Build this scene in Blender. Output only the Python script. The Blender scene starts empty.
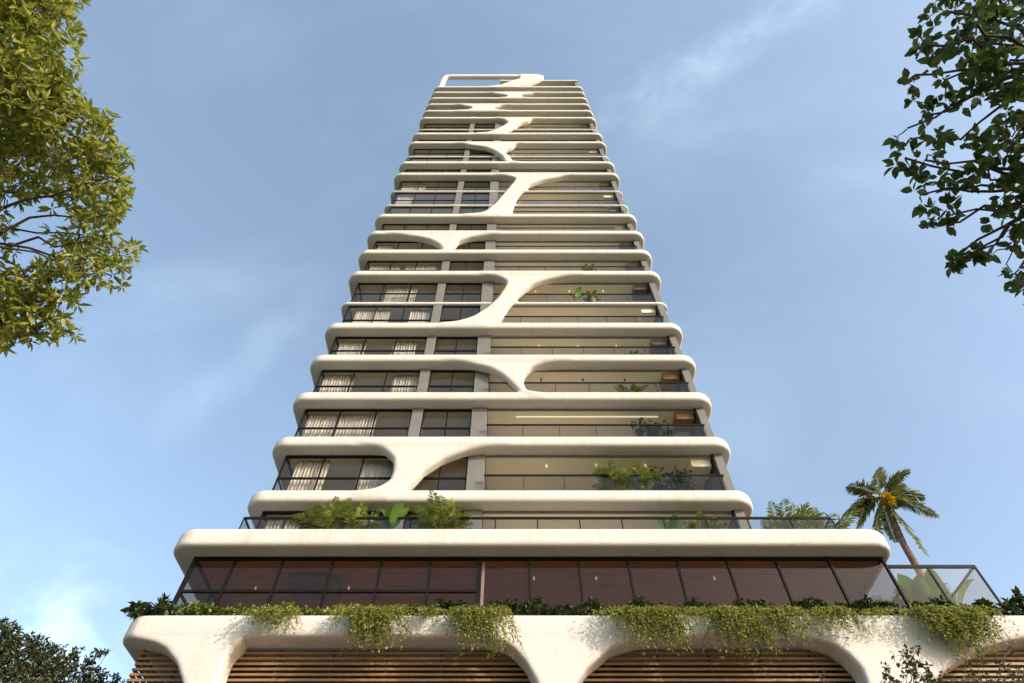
import bpy, math, random
import numpy as np
from mathutils import Vector

random.seed(7)
RNG = np.random.default_rng(11)
R = math.radians
scene = bpy.context.scene
COL = scene.collection

# ------------------------------------------------------------------ camera model
FPX, PITCH, CAM_Z = 606.7, 54.96, 1.6
SN, CS = math.sin(R(PITCH)), math.cos(R(PITCH))


def at(px, py, d):
    """world point that lies on plane y = d along the line of sight through a pixel"""
    a, b = (px - 512) / FPX, (341.5 - py) / FPX
    t = d / (CS - b * SN)
    return Vector((a * t, d, (SN + b * CS) * t + CAM_Z))


def at_r(px, py, r):
    """world point at distance r along a line of sight"""
    a, b = (px - 512) / FPX, (341.5 - py) / FPX
    v = Vector((a, CS - b * SN, SN + b * CS)).normalized() * r
    v.z += CAM_Z
    return v


# ------------------------------------------------------------------ object helpers
def link(o, parent=None):
    COL.objects.link(o)
    if parent is not None:
        o.parent = parent
    return o


def tag(o, label=None, cat=None, group=None, kind=None):
    for k, v in (('label', label), ('category', cat), ('group', group), ('kind', kind)):
        if v:
            o[k] = v
    return o


def thing(name, loc, label, cat, group=None):
    o = bpy.data.objects.new(name, None)
    o.location = loc
    o.empty_display_size = 0.2
    link(o)
    return tag(o, label, cat, group)


def mesh_obj(name, verts, faces, mat, parent=None, smooth=False, mats=None, fmat=None):
    """verts are world coordinates; the object is put at its parent's origin offset"""
    off = Vector((0, 0, 0))
    if parent is not None:
        p = parent
        while p is not None:
            off += Vector(p.location)
            p = p.parent
    me = bpy.data.meshes.new(name)
    V = np.asarray(verts, dtype=np.float32).reshape(-1, 3) - np.array(off, dtype=np.float32)
    if isinstance(faces, np.ndarray):
        n, k = faces.shape
        me.vertices.add(len(V)); me.vertices.foreach_set('co', V.ravel())
        me.loops.add(n * k); me.loops.foreach_set('vertex_index', faces.astype(np.int32).ravel())
        me.polygons.add(n)
        me.polygons.foreach_set('loop_start', np.arange(0, n * k, k, dtype=np.int32))
        me.update(calc_edges=True)
    else:
        me.from_pydata(V.tolist(), [], faces)
    if smooth:
        me.polygons.foreach_set('use_smooth', np.ones(len(me.polygons), dtype=bool))
    for m in (mats or [mat]):
        me.materials.append(m)
    if fmat is not None:
        me.polygons.foreach_set('material_index', np.asarray(fmat, dtype=np.int32))
    me.update()
    o = bpy.data.objects.new(name, me)
    return link(o, parent)


class MB:
    """collects boxes and tubes for ONE part"""
    def __init__(self):
        self.v, self.f = [], []

    def box(self, x0, x1, y0, y1, z0, z1):
        b = len(self.v)
        self.v += [(x0, y0, z0), (x1, y0, z0), (x1, y1, z0), (x0, y1, z0), (x0, y0, z1), (x1, y0, z1), (x1, y1, z1), (x0, y1, z1)]
        self.f += [tuple(b + i for i in q) for q in ((0, 3, 2, 1), (4, 5, 6, 7), (0, 1, 5, 4), (1, 2, 6, 5), (2, 3, 7, 6), (3, 0, 4, 7))]
        return self

    def tube(self, pts, radii, n=8):
        b = len(self.v)
        pts = [Vector(p) for p in pts]
        for i, p in enumerate(pts):
            t = (pts[min(i + 1, len(pts) - 1)] - pts[max(i - 1, 0)]).normalized()
            u = t.cross(Vector((0, 0, 1)))
            if u.length < 1e-3:
                u = t.cross(Vector((1, 0, 0)))
            u.normalize(); w = t.cross(u)
            r = radii[i] if hasattr(radii, '__len__') else radii
            for k in range(n):
                a = 2 * math.pi * k / n
                self.v.append(tuple(p + (u * math.cos(a) + w * math.sin(a)) * r))
        for i in range(len(pts) - 1):
            for k in range(n):
                self.f.append((b + i * n + k, b + i * n + (k + 1) % n, b + (i + 1) * n + (k + 1) % n, b + (i + 1) * n + k))
        self.f.append(tuple(b + k for k in range(n))[::-1])
        e = b + (len(pts) - 1) * n
        self.f.append(tuple(e + k for k in range(n)))
        return self

    def build(self, name, mat, parent=None, bevel=0, smooth=False):
        o = mesh_obj(name, self.v, self.f, mat, parent, smooth)
        if bevel:
            m = o.modifiers.new('bevel', 'BEVEL'); m.width = bevel; m.segments = 2
        return o


# ------------------------------------------------------------------ materials
def new_mat(name):
    m = bpy.data.materials.new(name); m.use_nodes = True
    nt = m.node_tree
    return m, nt, nt.nodes, nt.links, nt.nodes['Principled BSDF']


def ramp(N, L, src, stops):
    r = N.new('ShaderNodeValToRGB')
    cr = r.color_ramp
    while len(cr.elements) < len(stops):
        cr.elements.new(0.5)
    for e, (p, c) in zip(cr.elements, stops):
        e.position = p; e.color = (*c, 1)
    L.new(src, r.inputs['Fac'])
    return r.outputs['Color']


def coords(N, L, scale=(1, 1, 1)):
    g = N.new('ShaderNodeNewGeometry'); mp = N.new('ShaderNodeMapping')
    mp.inputs['Scale'].default_value = scale
    L.new(g.outputs['Position'], mp.inputs['Vector'])
    return mp.outputs['Vector']


def noise(N, L, vec, scale, detail=4, rough=0.55):
    n = N.new('ShaderNodeTexNoise')
    n.inputs['Scale'].default_value = scale; n.inputs['Detail'].default_value = detail; n.inputs['Roughness'].default_value = rough
    L.new(vec, n.inputs['Vector'])
    return n.outputs['Fac']


def bump(N, L, P, h, strength, dist):
    b = N.new('ShaderNodeBump'); b.inputs['Strength'].default_value = strength; b.inputs['Distance'].default_value = dist
    L.new(h, b.inputs['Height']); L.new(b.outputs['Normal'], P.inputs['Normal'])


def surf(name, stops, scale=2.0, rough=0.8, bscale=30, bstr=0.3, bdist=0.01, stretch=(1, 1, 1), metal=0.0, detail=4):
    m, nt, N, L, P = new_mat(name)
    v = coords(N, L, stretch)
    L.new(ramp(N, L, noise(N, L, v, scale, detail), stops), P.inputs['Base Color'])
    P.inputs['Roughness'].default_value = rough; P.inputs['Metallic'].default_value = metal
    if name == 'dark_bronze_aluminium':
        P.inputs['Specular IOR Level'].default_value = 0.08
    if bstr:
        bump(N, L, P, noise(N, L, v, bscale, 3), bstr, bdist)
    return m


M = {}


def stucco(name, base, speck):
    m, nt, N, L, P = new_mat(name)
    v = coords(N, L)
    big = ramp(N, L, noise(N, L, v, 0.35, 5), [(0.35, [c * 0.93 for c in base]), (0.65, base)])
    fine = noise(N, L, v, 16, 2, 0.7)
    r = ramp(N, L, fine, [(0.30, (1, 1, 1)), (0.40, (0, 0, 0))])
    mx = N.new('ShaderNodeMix'); mx.data_type = 'RGBA'
    L.new(r, mx.inputs[0]); L.new(big, mx.inputs[6]); mx.inputs[7].default_value = (*speck, 1)
    # faint run-off streaks under the lips
    st = noise(N, L, coords(N, L, (3.0, 3.0, 0.25)), 1.0, 6, 0.6)
    sr = ramp(N, L, st, [(0.52, (1, 1, 1)), (0.78, (0.86, 0.84, 0.8))])
    mu = N.new('ShaderNodeMix'); mu.data_type = 'RGBA'; mu.blend_type = 'MULTIPLY'; mu.inputs[0].default_value = 1
    L.new(mx.outputs[2], mu.inputs[6]); L.new(sr, mu.inputs[7])
    L.new(mu.outputs[2], P.inputs['Base Color'])
    P.inputs['Roughness'].default_value = 0.85
    bump(N, L, P, noise(N, L, v, 19, 3, 0.7), 0.6, 0.035)
    return m


M['stucco'] = stucco('cream_stucco', (0.64, 0.588, 0.522), (0.50, 0.455, 0.40))
M['ceiling'] = surf('cream_ceiling_plaster', [(0.3, (0.84, 0.755, 0.59)), (0.7, (0.88, 0.80, 0.635))], 1.0, 0.8, 20, 0.1)
M['wall'] = surf('warm_wall_plaster', [(0.3, (0.58, 0.49, 0.35)), (0.7, (0.64, 0.55, 0.40))], 1.0, 0.8, 20, 0.15)
M['pier'] = surf('taupe_render', [(0.3, (0.145, 0.134, 0.119)), (0.7, (0.17, 0.158, 0.14))], 1.5, 0.75, 25, 0.2)
M['frame'] = surf('dark_bronze_aluminium', [(0.3, (0.009, 0.008, 0.0075)), (0.7, (0.014, 0.0125, 0.011))], 3, 0.55, 60, 0.05)
M['core'] = surf('grey_render', [(0.3, (0.30, 0.28, 0.25)), (0.7, (0.36, 0.34, 0.30))], 0.8, 0.8)
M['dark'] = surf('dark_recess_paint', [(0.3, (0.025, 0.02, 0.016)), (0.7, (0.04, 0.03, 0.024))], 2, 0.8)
M['floor'] = surf('pale_stone_floor', [(0.3, (0.16, 0.135, 0.105)), (0.7, (0.21, 0.18, 0.145))], 3, 0.5)
M['wood'] = surf('oiled_timber', [(0.25, (0.19, 0.096, 0.037)), (0.5, (0.275, 0.145, 0.057)), (0.75, (0.34, 0.19, 0.082))], 2.2, 0.55, 8, 0.25, 0.01, (0.5, 3, 9), detail=6)
M['woodceil'] = surf('reddish_timber_ceiling', [(0.25, (0.36, 0.15, 0.055)), (0.5, (0.50, 0.225, 0.09)), (0.75, (0.58, 0.29, 0.125))], 2.0, 0.5, 8, 0.25, 0.01, (0.4, 7, 3), detail=6)
M['curtain'] = surf('white_linen', [(0.3, (0.60, 0.575, 0.54)), (0.7, (0.68, 0.655, 0.62))], 4, 0.9, 60, 0.2)
M['bark'] = surf('brown_bark', [(0.3, (0.05, 0.037, 0.026)), (0.7, (0.11, 0.08, 0.058))], 6, 0.9, 18, 0.6, 0.02, (1, 1, 0.3))
M['palmbark'] = surf('ringed_palm_bark', [(0.35, (0.10, 0.052, 0.032)), (0.65, (0.19, 0.105, 0.066))], 1.2, 0.9, 5, 0.6, 0.03, (0.4, 0.4, 5))
M['soil'] = surf('planter_soil', [(0.3, (0.03, 0.02, 0.013)), (0.7, (0.06, 0.042, 0.028))], 6, 0.95, 25, 0.6, 0.02)
M['pot'] = surf('dark_clay', [(0.3, (0.07, 0.06, 0.055)), (0.7, (0.10, 0.09, 0.08))], 3, 0.6)
M['paving'] = surf('concrete_paving', [(0.3, (0.105, 0.094, 0.08)), (0.7, (0.15, 0.134, 0.115))], 1.2, 0.85, 20, 0.3)
M['asphalt'] = surf('asphalt', [(0.3, (0.04, 0.04, 0.042)), (0.7, (0.065, 0.064, 0.062))], 8, 0.9, 60, 0.4)
M['paint'] = surf('road_paint', [(0.3, (0.7, 0.7, 0.68)), (0.7, (0.8, 0.8, 0.78))], 9, 0.7)
M['grass'] = surf('lawn', [(0.3, (0.05, 0.08, 0.022)), (0.7, (0.08, 0.115, 0.035))], 3, 0.95, 30, 0.6)


def glass(name, tint, refl_ior=1.5, rough=0.02, body=None, bodyfac=0.0):
    m, nt, N, L, P = new_mat(name)
    N.remove(P)
    out = N['Material Output']
    tr = N.new('ShaderNodeBsdfTransparent'); tr.inputs['Color'].default_value = (*tint, 1)
    gl = N.new('ShaderNodeBsdfGlossy'); gl.inputs['Roughness'].default_value = rough
    gl.inputs['Color'].default_value = (0.9, 0.9, 0.9, 1)
    # Schlick reflectance, the same from both faces of the pane
    ge = N.new('ShaderNodeNewGeometry'); dt = N.new('ShaderNodeVectorMath'); dt.operation = 'DOT_PRODUCT'
    L.new(ge.outputs['Normal'], dt.inputs[0]); L.new(ge.outputs['Incoming'], dt.inputs[1])

    def mth(op, a, b=None):
        q = N.new('ShaderNodeMath'); q.operation = op
        for i, k in enumerate((a, b)):
            if isinstance(k, (int, float)):
                q.inputs[i].default_value = k
            elif k is not None:
                L.new(k, q.inputs[i])
        return q.outputs[0]
    f0 = ((refl_ior - 1) / (refl_ior + 1)) ** 2
    sch = mth('ADD', mth('MULTIPLY', mth('POWER', mth('SUBTRACT', 1.0, mth('ABSOLUTE', dt.outputs['Value'])), 5.0), 1 - f0), f0)
    mx = N.new('ShaderNodeMixShader')
    L.new(sch, mx.inputs[0])
    src = tr.outputs[0]
    if bodyfac:
        df = N.new('ShaderNodeBsdfDiffuse'); df.inputs['Color'].default_value = (*body, 1)
        m2 = N.new('ShaderNodeMixShader'); m2.inputs[0].default_value = bodyfac
        L.new(src, m2.inputs[1]); L.new(df.outputs[0], m2.inputs[2]); src = m2.outputs[0]
    L.new(src, mx.inputs[1]); L.new(gl.outputs[0], mx.inputs[2])
    L.new(mx.outputs[0], out.inputs['Surface'])
    return m


M['lounge_bounce_floor'] = surf('pale_bounce_stone', [(0.3, (0.50, 0.44, 0.36)), (0.7, (0.58, 0.52, 0.43))], 3, 0.5)  # pale tone chosen to bounce sunlight onto the timber ceiling
M['glass'] = glass('bronze_window_glass', (0.885, 0.86, 0.82), 1.45)
M['railglass'] = glass('grey_railing_glass', (0.86, 0.86, 0.85), 1.3)
M['loungeglass'] = glass('smoked_lounge_glass', (0.80, 0.765, 0.735), 1.32, body=(0.15, 0.11, 0.09), bodyfac=0.025)


def leafmat(name, stops, trans=0.3, rough=0.45, spec=0.4):
    m, nt, N, L, P = new_mat(name)
    g = N.new('ShaderNodeNewGeometry')
    c = ramp(N, L, g.outputs['Random Per Island'], stops)
    L.new(c, P.inputs['Base Color'])
    P.inputs['Roughness'].default_value = rough
    P.inputs['Specular IOR Level'].default_value = spec
    t = N.new('ShaderNodeBsdfTranslucent')
    L.new(c, t.inputs['Color'])
    mx = N.new('ShaderNodeMixShader'); mx.inputs[0].default_value = trans
    L.new(P.outputs[0], mx.inputs[1]); L.new(t.outputs[0], mx.inputs[2])
    L.new(mx.outputs[0], N['Material Output'].inputs['Surface'])
    return m


M['leaf_yellow'] = leafmat('yellow_green_leaves', [(0.0, (0.15, 0.19, 0.02)), (0.5, (0.29, 0.315, 0.045)), (0.85, (0.42, 0.41, 0.075)), (1, (0.52, 0.45, 0.12))], 0.45)
M['leaf_dark'] = leafmat('dark_ovate_leaves', [(0.0, (0.05, 0.09, 0.018)), (0.6, (0.085, 0.13, 0.026)), (1, (0.14, 0.17, 0.04))], 0.45)
M['leaf_bush'] = leafmat('olive_bush_leaves', [(0.0, (0.03, 0.042, 0.014)), (0.6, (0.065, 0.08, 0.024)), (1, (0.14, 0.12, 0.04))], 0.2)
M['leaf_sprig'] = leafmat('sprig_leaves', [(0.0, (0.035, 0.05, 0.012)), (0.6, (0.09, 0.10, 0.025)), (1, (0.17, 0.15, 0.05))], 0.25)
M['leaf_vine'] = leafmat('vine_leaves', [(0.0, (0.12, 0.145, 0.016)), (0.5, (0.25, 0.27, 0.032)), (1, (0.42, 0.40, 0.075))], 0.42)
M['leaf_hedge'] = leafmat('hedge_leaves', [(0.0, (0.02, 0.033, 0.008)), (0.7, (0.045, 0.065, 0.014)), (1, (0.09, 0.11, 0.03))], 0.2)
M['leaf_lime'] = leafmat('lime_leaves', [(0.0, (0.08, 0.12, 0.018)), (0.5, (0.14, 0.18, 0.03)), (1, (0.22, 0.25, 0.055))], 0.3)
M['leaf_palm'] = leafmat('palm_leaves', [(0.0, (0.12, 0.165, 0.02)), (0.5, (0.21, 0.255, 0.035)), (1, (0.33, 0.34, 0.07))], 0.25, 0.4)
M['leaf_royal'] = leafmat('royal_palm_leaves', [(0.0, (0.10, 0.13, 0.035)), (0.5, (0.19, 0.215, 0.06)), (1, (0.30, 0.29, 0.09))], 0.35, 0.4)
M['leaf_banana'] = leafmat('banana_leaves', [(0.0, (0.10, 0.19, 0.025)), (1, (0.17, 0.29, 0.05))], 0.4, 0.35)
def lampmat():
    m, nt, N, L, P = new_mat('lit_lamp')
    P.inputs['Base Color'].default_value = (0.9, 0.85, 0.75, 1)
    P.inputs['Emission Color'].default_value = (1.0, 0.85, 0.62, 1); P.inputs['Emission Strength'].default_value = 0.3
    return m


M['lamp'] = lampmat()
M['fruit'] = leafmat('yellow_palm_fruit', [(0.0, (0.55, 0.36, 0.02)), (1, (0.75, 0.53, 0.05))], 0.05, 0.5)


# ------------------------------------------------------------------ leaf geometry
def leaf_arrays(P, D, U, length, width, fold=0.25, curl=0.15):
    """P base points, D leaf direction, U leaf normal (n,3); six-vertex folded leaves"""
    P, D, U = (np.asarray(a, dtype=np.float64) for a in (P, D, U))
    n = len(P)
    D = D / (np.linalg.norm(D, axis=1, keepdims=True) + 1e-9)
    S = np.cross(D, U); S /= (np.linalg.norm(S, axis=1, keepdims=True) + 1e-9)
    U = np.cross(S, D)
    Ln = np.broadcast_to(np.asarray(length, dtype=np.float64).reshape(-1, 1), (n, 1))
    W = np.broadcast_to(np.asarray(width, dtype=np.float64).reshape(-1, 1), (n, 1)) * 0.5
    v = np.empty((n, 6, 3))
    v[:, 0] = P
    v[:, 1] = P + D * Ln * 0.33 - S * W * 0.95 + U * W * fold
    v[:, 2] = P + D * Ln * 0.68 - S * W * 0.75 + U * (W * fold - Ln * curl * 0.4)
    v[:, 3] = P + D * Ln - U * Ln * curl
    v[:, 4] = P + D * Ln * 0.68 + S * W * 0.75 + U * (W * fold - Ln * curl * 0.4)
    v[:, 5] = P + D * Ln * 0.33 + S * W * 0.95 + U * W * fold
    b = (np.arange(n) * 6)[:, None]
    f = np.concatenate([b + np.array([[0, 1, 2, 3]]), b + np.array([[0, 3, 4, 5]])], axis=0)
    return v.reshape(-1, 3), f


def rand_dirs(n):
    d = RNG.normal(size=(n, 3))
    return d / np.linalg.norm(d, axis=1, keepdims=True)


def crown_points(clumps, dens):
    """twig tips spread through the volume of a set of clumps (centre, radius)"""
    pts, outs = [], []
    for c, r in clumps:
        n = max(3, int(dens * r * r * (0.7 + 0.6 * RNG.random())))
        d = rand_dirs(n)
        rad = r * (0.25 + 0.75 * RNG.random(n) ** 0.55) * (0.85 + 0.3 * RNG.random(n))
        p = np.array(c) + d * rad[:, None] * np.array([1, 1, 0.9])
        pts.append(p); outs.append(d)
    return np.concatenate(pts), np.concatenate(outs)


def whorl_leaves(pts, outs, per, length, width, droop=0.25, spread=0.9):
    """clusters of leaves round twig tips"""
    n = len(pts)
    P = np.repeat(pts, per, axis=0); O = np.repeat(outs, per, axis=0)
    axis = O + np.array([0, 0, 0.35]) + 0.35 * RNG.normal(size=O.shape)
    axis /= np.linalg.norm(axis, axis=1, keepdims=True)
    d = axis * 0.55 + spread * rand_dirs(n * per)
    d[:, 2] -= droop
    d /= np.linalg.norm(d, axis=1, keepdims=True)
    up = np.array([0, 0, 1.0]) + 0.55 * RNG.normal(size=d.shape) + 0.5 * axis
    Ln = length * (0.6 + 0.7 * RNG.random(n * per))
    return leaf_arrays(P + d * 0.015, d, up, Ln, width * Ln / length * (0.8 + 0.4 * RNG.random(n * per)))


def branch_path(a, b, sag=0.1, wob=0.12, n=6):
    a, b = Vector(a), Vector(b)
    L = (b - a).length
    out = []
    for i in range(n + 1):
        t = i / n
        p = a.lerp(b, t)
        p.z += sag * L * math.sin(math.pi * t)
        if 0 < i < n:
            p += Vector([random.gauss(0, wob * L / n) for _ in range(3)])
        out.append(p)
    return out


# ------------------------------------------------------------------ implicit surfaces
def smin(a, b, k):
    h = np.clip(0.5 + 0.5 * (b - a) / k, 0, 1)
    return b + (a - b) * h - k * h * (1 - h)


def combine(d2, ez, r):
    """solid from a 2-D distance d2 and a distance ez along the third axis, edges rounded by r"""
    a, b = d2 + r, ez + r
    return np.minimum(np.maximum(a, b), 0) + np.sqrt(np.maximum(a, 0) ** 2 + np.maximum(b, 0) ** 2) - r


def plan_rect(X, Y, x0, x1, y0, y1, rad):
    qx = np.abs(X - (x0 + x1) / 2) - (x1 - x0) / 2 + rad
    qy = np.abs(Y - (y0 + y1) / 2) - (y1 - y0) / 2 + rad
    return np.minimum(np.maximum(qx, qy), 0) + np.sqrt(np.maximum(qx, 0) ** 2 + np.maximum(qy, 0) ** 2) - rad


def surface_nets(F, xs, ys, zs):
    F = F.astype(np.float32)
    nx, ny, nz = F.shape
    acc = np.zeros((nx - 1, ny - 1, nz - 1, 3), np.float32)
    cnt = np.zeros((nx - 1, ny - 1, nz - 1), np.int16)
    ax = [xs.astype(np.float32), ys.astype(np.float32), zs.astype(np.float32)]
    edges = []
    for a in range(3):
        s0 = [slice(None)] * 3; s1 = [slice(None)] * 3
        s0[a] = slice(0, -1); s1[a] = slice(1, None)
        A, B = F[tuple(s0)], F[tuple(s1)]
        idx = np.argwhere((A < 0) != (B < 0))
        fa = A[tuple(idx.T)]; fb = B[tuple(idx.T)]
        t = fa / (fa - fb)
        pos = np.stack([ax[i][idx[:, i]] for i in range(3)], 1)
        pos[:, a] += t * (ax[a][idx[:, a] + 1] - ax[a][idx[:, a]])
        edges.append((a, idx, fa < 0))
        o1, o2 = [(1, 2), (2, 0), (0, 1)][a]
        for d1 in (0, -1):
            for d2 in (0, -1):
                c = idx.copy(); c[:, o1] += d1; c[:, o2] += d2
                ok = np.all((c >= 0) & (c < np.array([nx - 1, ny - 1, nz - 1])), axis=1)
                cc = c[ok]
                np.add.at(acc, tuple(cc.T), pos[ok]); np.add.at(cnt, tuple(cc.T), 1)
    act = np.argwhere(cnt > 0)
    vid = np.full(cnt.shape, -1, np.int32)
    vid[tuple(act.T)] = np.arange(len(act))
    V = acc[tuple(act.T)] / cnt[tuple(act.T)][:, None]
    Q = []
    for a, idx, neg in edges:
        o1, o2 = [(1, 2), (2, 0), (0, 1)][a]
        lim = np.array(cnt.shape)
        ok = (idx[:, o1] > 0) & (idx[:, o2] > 0) & (idx[:, o1] < lim[o1]) & (idx[:, o2] < lim[o2])
        i = idx[ok]; ng = neg[ok]

        def cell(d1, d2):
            c = i.copy(); c[:, o1] += d1; c[:, o2] += d2
            return vid[tuple(c.T)]
        q = np.stack([cell(-1, -1), cell(0, -1), cell(0, 0), cell(-1, 0)], 1)
        q[~ng] = q[~ng][:, ::-1]
        Q.append(q)
    Q = np.concatenate(Q)
    # normals from the field gradient, sampled trilinearly
    G = np.stack(np.gradient(F, xs, ys, zs), -1)
    lo = np.empty((len(V), 3), np.int32); w = np.empty((len(V), 3), np.float32)
    for k in range(3):
        j = np.clip(np.searchsorted(ax[k], V[:, k], side='right') - 1, 0, len(ax[k]) - 2)
        lo[:, k] = j; w[:, k] = (V[:, k] - ax[k][j]) / (ax[k][j + 1] - ax[k][j])
    Nn = np.zeros_like(V)
    for c in range(8):
        o = np.array([c & 1, (c >> 1) & 1, (c >> 2) & 1])
        ww = np.prod(np.where(o, w, 1 - w), axis=1)
        Nn += ww[:, None] * G[tuple((lo + o).T)]
    Nn /= np.linalg.norm(Nn, axis=1, keepdims=True) + 1e-9
    return V, Q, Nn


def shell_part(name, V, Q, Nn, sel, mat, parent):
    q = Q[sel]
    if len(q) == 0:
        return None
    used, inv = np.unique(q, return_inverse=True)
    o = mesh_obj(name, V[used], inv.reshape(q.shape), mat, parent, smooth=True)
    o.data.normals_split_custom_set_from_vertices(Nn[used].tolist())
    return o


def edge_fn(pts, d, lo=None, hi=None):
    """x as a smooth function of z from a list of outline points on the facade plane y = d;
    lo and hi are the band top below and the band underside above, into which the outline flares"""
    w = [at(px, py, d) for px, py in pts]
    if lo is not None:
        w.sort(key=lambda p: p.z)
        s0 = 1 if w[0].x > w[1].x else -1
        s1 = 1 if w[-1].x > w[-2].x else -1
        w = [p for p in w if lo + 0.02 < p.z < hi - 0.03]
        w = [Vector((w[0].x + s0 * 0.9, d, lo - 0.16)), Vector((w[0].x + s0 * 0.35, d, lo - 0.03))] + w + [Vector((w[-1].x + s1 * 0.45, d, hi + 0.02)), Vector((w[-1].x + s1 * 1.3, d, hi + 0.16))]
    z = np.array([p.z for p in w]); x = np.array([p.x for p in w])
    o = np.argsort(z); z, x = z[o], x[o]
    zz = np.linspace(z[0], z[-1], 240)
    xx = np.interp(zz, z, x)
    k = np.hanning(33); k /= k.sum()
    pad = np.concatenate([2 * xx[0] - xx[1:17][::-1], xx, 2 * xx[-1] - xx[-17:-1][::-1]])
    xx = np.convolve(pad, k, 'valid')
    return zz, xx


def web_field(X, Y, Z, Lp, Rp, d, depth, r, z0, z1, lo=None, hi=None):
    """field of one strut: X (nx,1,1), Y (1,ny,1), Z (1,1,nz)"""
    zl, xl = edge_fn(Lp, d, lo, hi); zr, xr = edge_fn(Rp, d, lo, hi)
    z = Z[0, 0]
    a, b = np.interp(z, zl, xl), np.interp(z, zr, xr)
    sa, sb = np.gradient(a, z), np.gradient(b, z)
    sa = np.convolve(np.pad(sa, 3, 'edge'), np.ones(7) / 7, 'valid'); sb = np.convolve(np.pad(sb, 3, 'edge'), np.ones(7) / 7, 'valid')
    dl = (a - X) / np.sqrt(1 + np.minimum(sa ** 2, 9)); dr = (X - b) / np.sqrt(1 + np.minimum(sb ** 2, 9))
    d2 = np.maximum(np.maximum(dl, dr), np.maximum(z0 - Z, Z - z1))
    ey = np.abs(Y - (d + depth / 2)) - depth / 2
    return combine(d2, ey, r)


# ================================================================== TOWER
D0 = 19.64                      # front plane of the floor bands
FH = 3.2
Z0 = 17.26 + CAM_Z              # top of the band above the terrace floor
XL, XR = -11.10, 10.12
YB = 34.0
THIN = (5, 10, 11, 14, 17)
GL = D0 + 0.66                  # window plane


def ztop(k):
    return Z0 + FH * k


tower = thing('residential_tower', (-0.5, 27, 0),
              'tall cream residential tower with rounded white floor bands and branching struts above a planted podium', 'building')

webs = {
    0: ([(356, 489.5), (377, 485.5), (389, 479), (393, 469), (393, 457), (386, 450), (374, 445)],
        [(409, 489.5), (412, 482), (424, 469), (444, 456.5), (468, 448.5), (480, 446)]),
    2: ([(517, 391.5), (513, 384), (506, 377), (499, 371.5), (488, 366), (468, 362), (455, 360.5)],
        [(536, 391), (526, 387.5), (523.5, 380), (525, 372), (532, 365), (547, 361)]),
    4: ([(432, 321.8), (455, 320), (472, 315.5), (486, 307), (497, 297), (505, 286), (507, 280), (500, 276)],
        [(502, 321.5), (503.5, 314), (508.5, 304), (519, 292), (533, 282), (550, 277), (562, 275.5)]),
    7: ([(445, 249), (439, 243.5), (431, 239), (420, 236), (404, 234.3)],
        [(453.5, 249), (454.5, 244), (459, 239), (470, 235.8), (482, 234.5)]),
    9: ([(474, 213), (485, 210.5), (495, 202.5), (508, 187.5), (514.5, 180), (516, 177), (510, 175.5)],
        [(512.5, 213), (513, 206), (516, 197), (522, 189), (530, 182.5), (545, 178), (560, 176)]),
    13: ([(508, 160.8), (502, 155), (495, 150), (485, 146), (468, 144)],
         [(521, 160.8), (510, 155.5), (504.5, 151.5), (505, 149.2), (508, 147.4), (512, 146.2)]),
    16: ([(484, 132), (493, 130), (502, 125.5), (508, 121.8), (506, 119.8)],
         [(507, 132), (510, 128.5), (516, 124.2), (522.5, 121.2), (529, 119.8)]),
    19: ([(464, 109.5), (472, 107.8), (471, 106), (464, 104.8)],
         [(500, 109.5), (494, 107.8), (494, 106.3), (501, 104.8)]),
    21: ([(500, 97.2), (507.5, 95.2), (505, 94), (496, 93)],
         [(529, 97.2), (521, 95.2), (522, 94), (531, 93)]),
    23: ([(488, 85.7), (500, 84.4), (510, 80.8), (519, 78), (520, 77.2)],
         [(518, 85.7), (527, 84.2), (537, 80.2), (543.5, 77), (544, 75)]),
}

ROOF_T, ROOF_B = 98.8 + CAM_Z, 97.6 + CAM_Z
ROOF_XL, ROOF_XR = at(442.5, 76, D0).x, at(544, 75, D0).x
xs = np.arange(XL - 0.5, XR + 0.5, 0.1)
ys = np.concatenate([np.arange(D0 - 0.21, D0 + 1.02, 0.07), [D0 + 1.3, D0 + 1.7, D0 + 2.5, D0 + 6, YB - 0.3, YB, YB + 0.4]])
zs = np.arange(Z0 - 1.2, ROOF_T + 0.5, 0.095)
X, Y, Z = xs[:, None, None], ys[None, :, None], zs[None, None, :]
F = np.full((len(xs), len(ys), len(zs)), 2.0, np.float32)
thick_plan = plan_rect(X, Y, XL, XR, D0, YB, 0.85)
thin_plan = plan_rect(X, Y, XL + 0.12, XR - 0.12, D0 + 0.52, YB - 0.1, 0.6)
BAND_T, THIN_T = 0.62, 0.28
spans = []                                   # (zlow, zhigh, k, thin)
for k in range(24):
    thin = k in THIN
    t = THIN_T if thin else BAND_T
    zt = ztop(k) - (0.05 if thin else 0)
    s = (zs > zt - 3) & (zs < zt + 2.4)
    e = np.abs(Z[:, :, s] - (zt - t / 2)) - t / 2
    F[:, :, s] = np.minimum(F[:, :, s], combine(thin_plan if thin else thick_plan, e, 0.10 if thin else 0.15))
    spans.append((zt - t, zt, k, thin))
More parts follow.
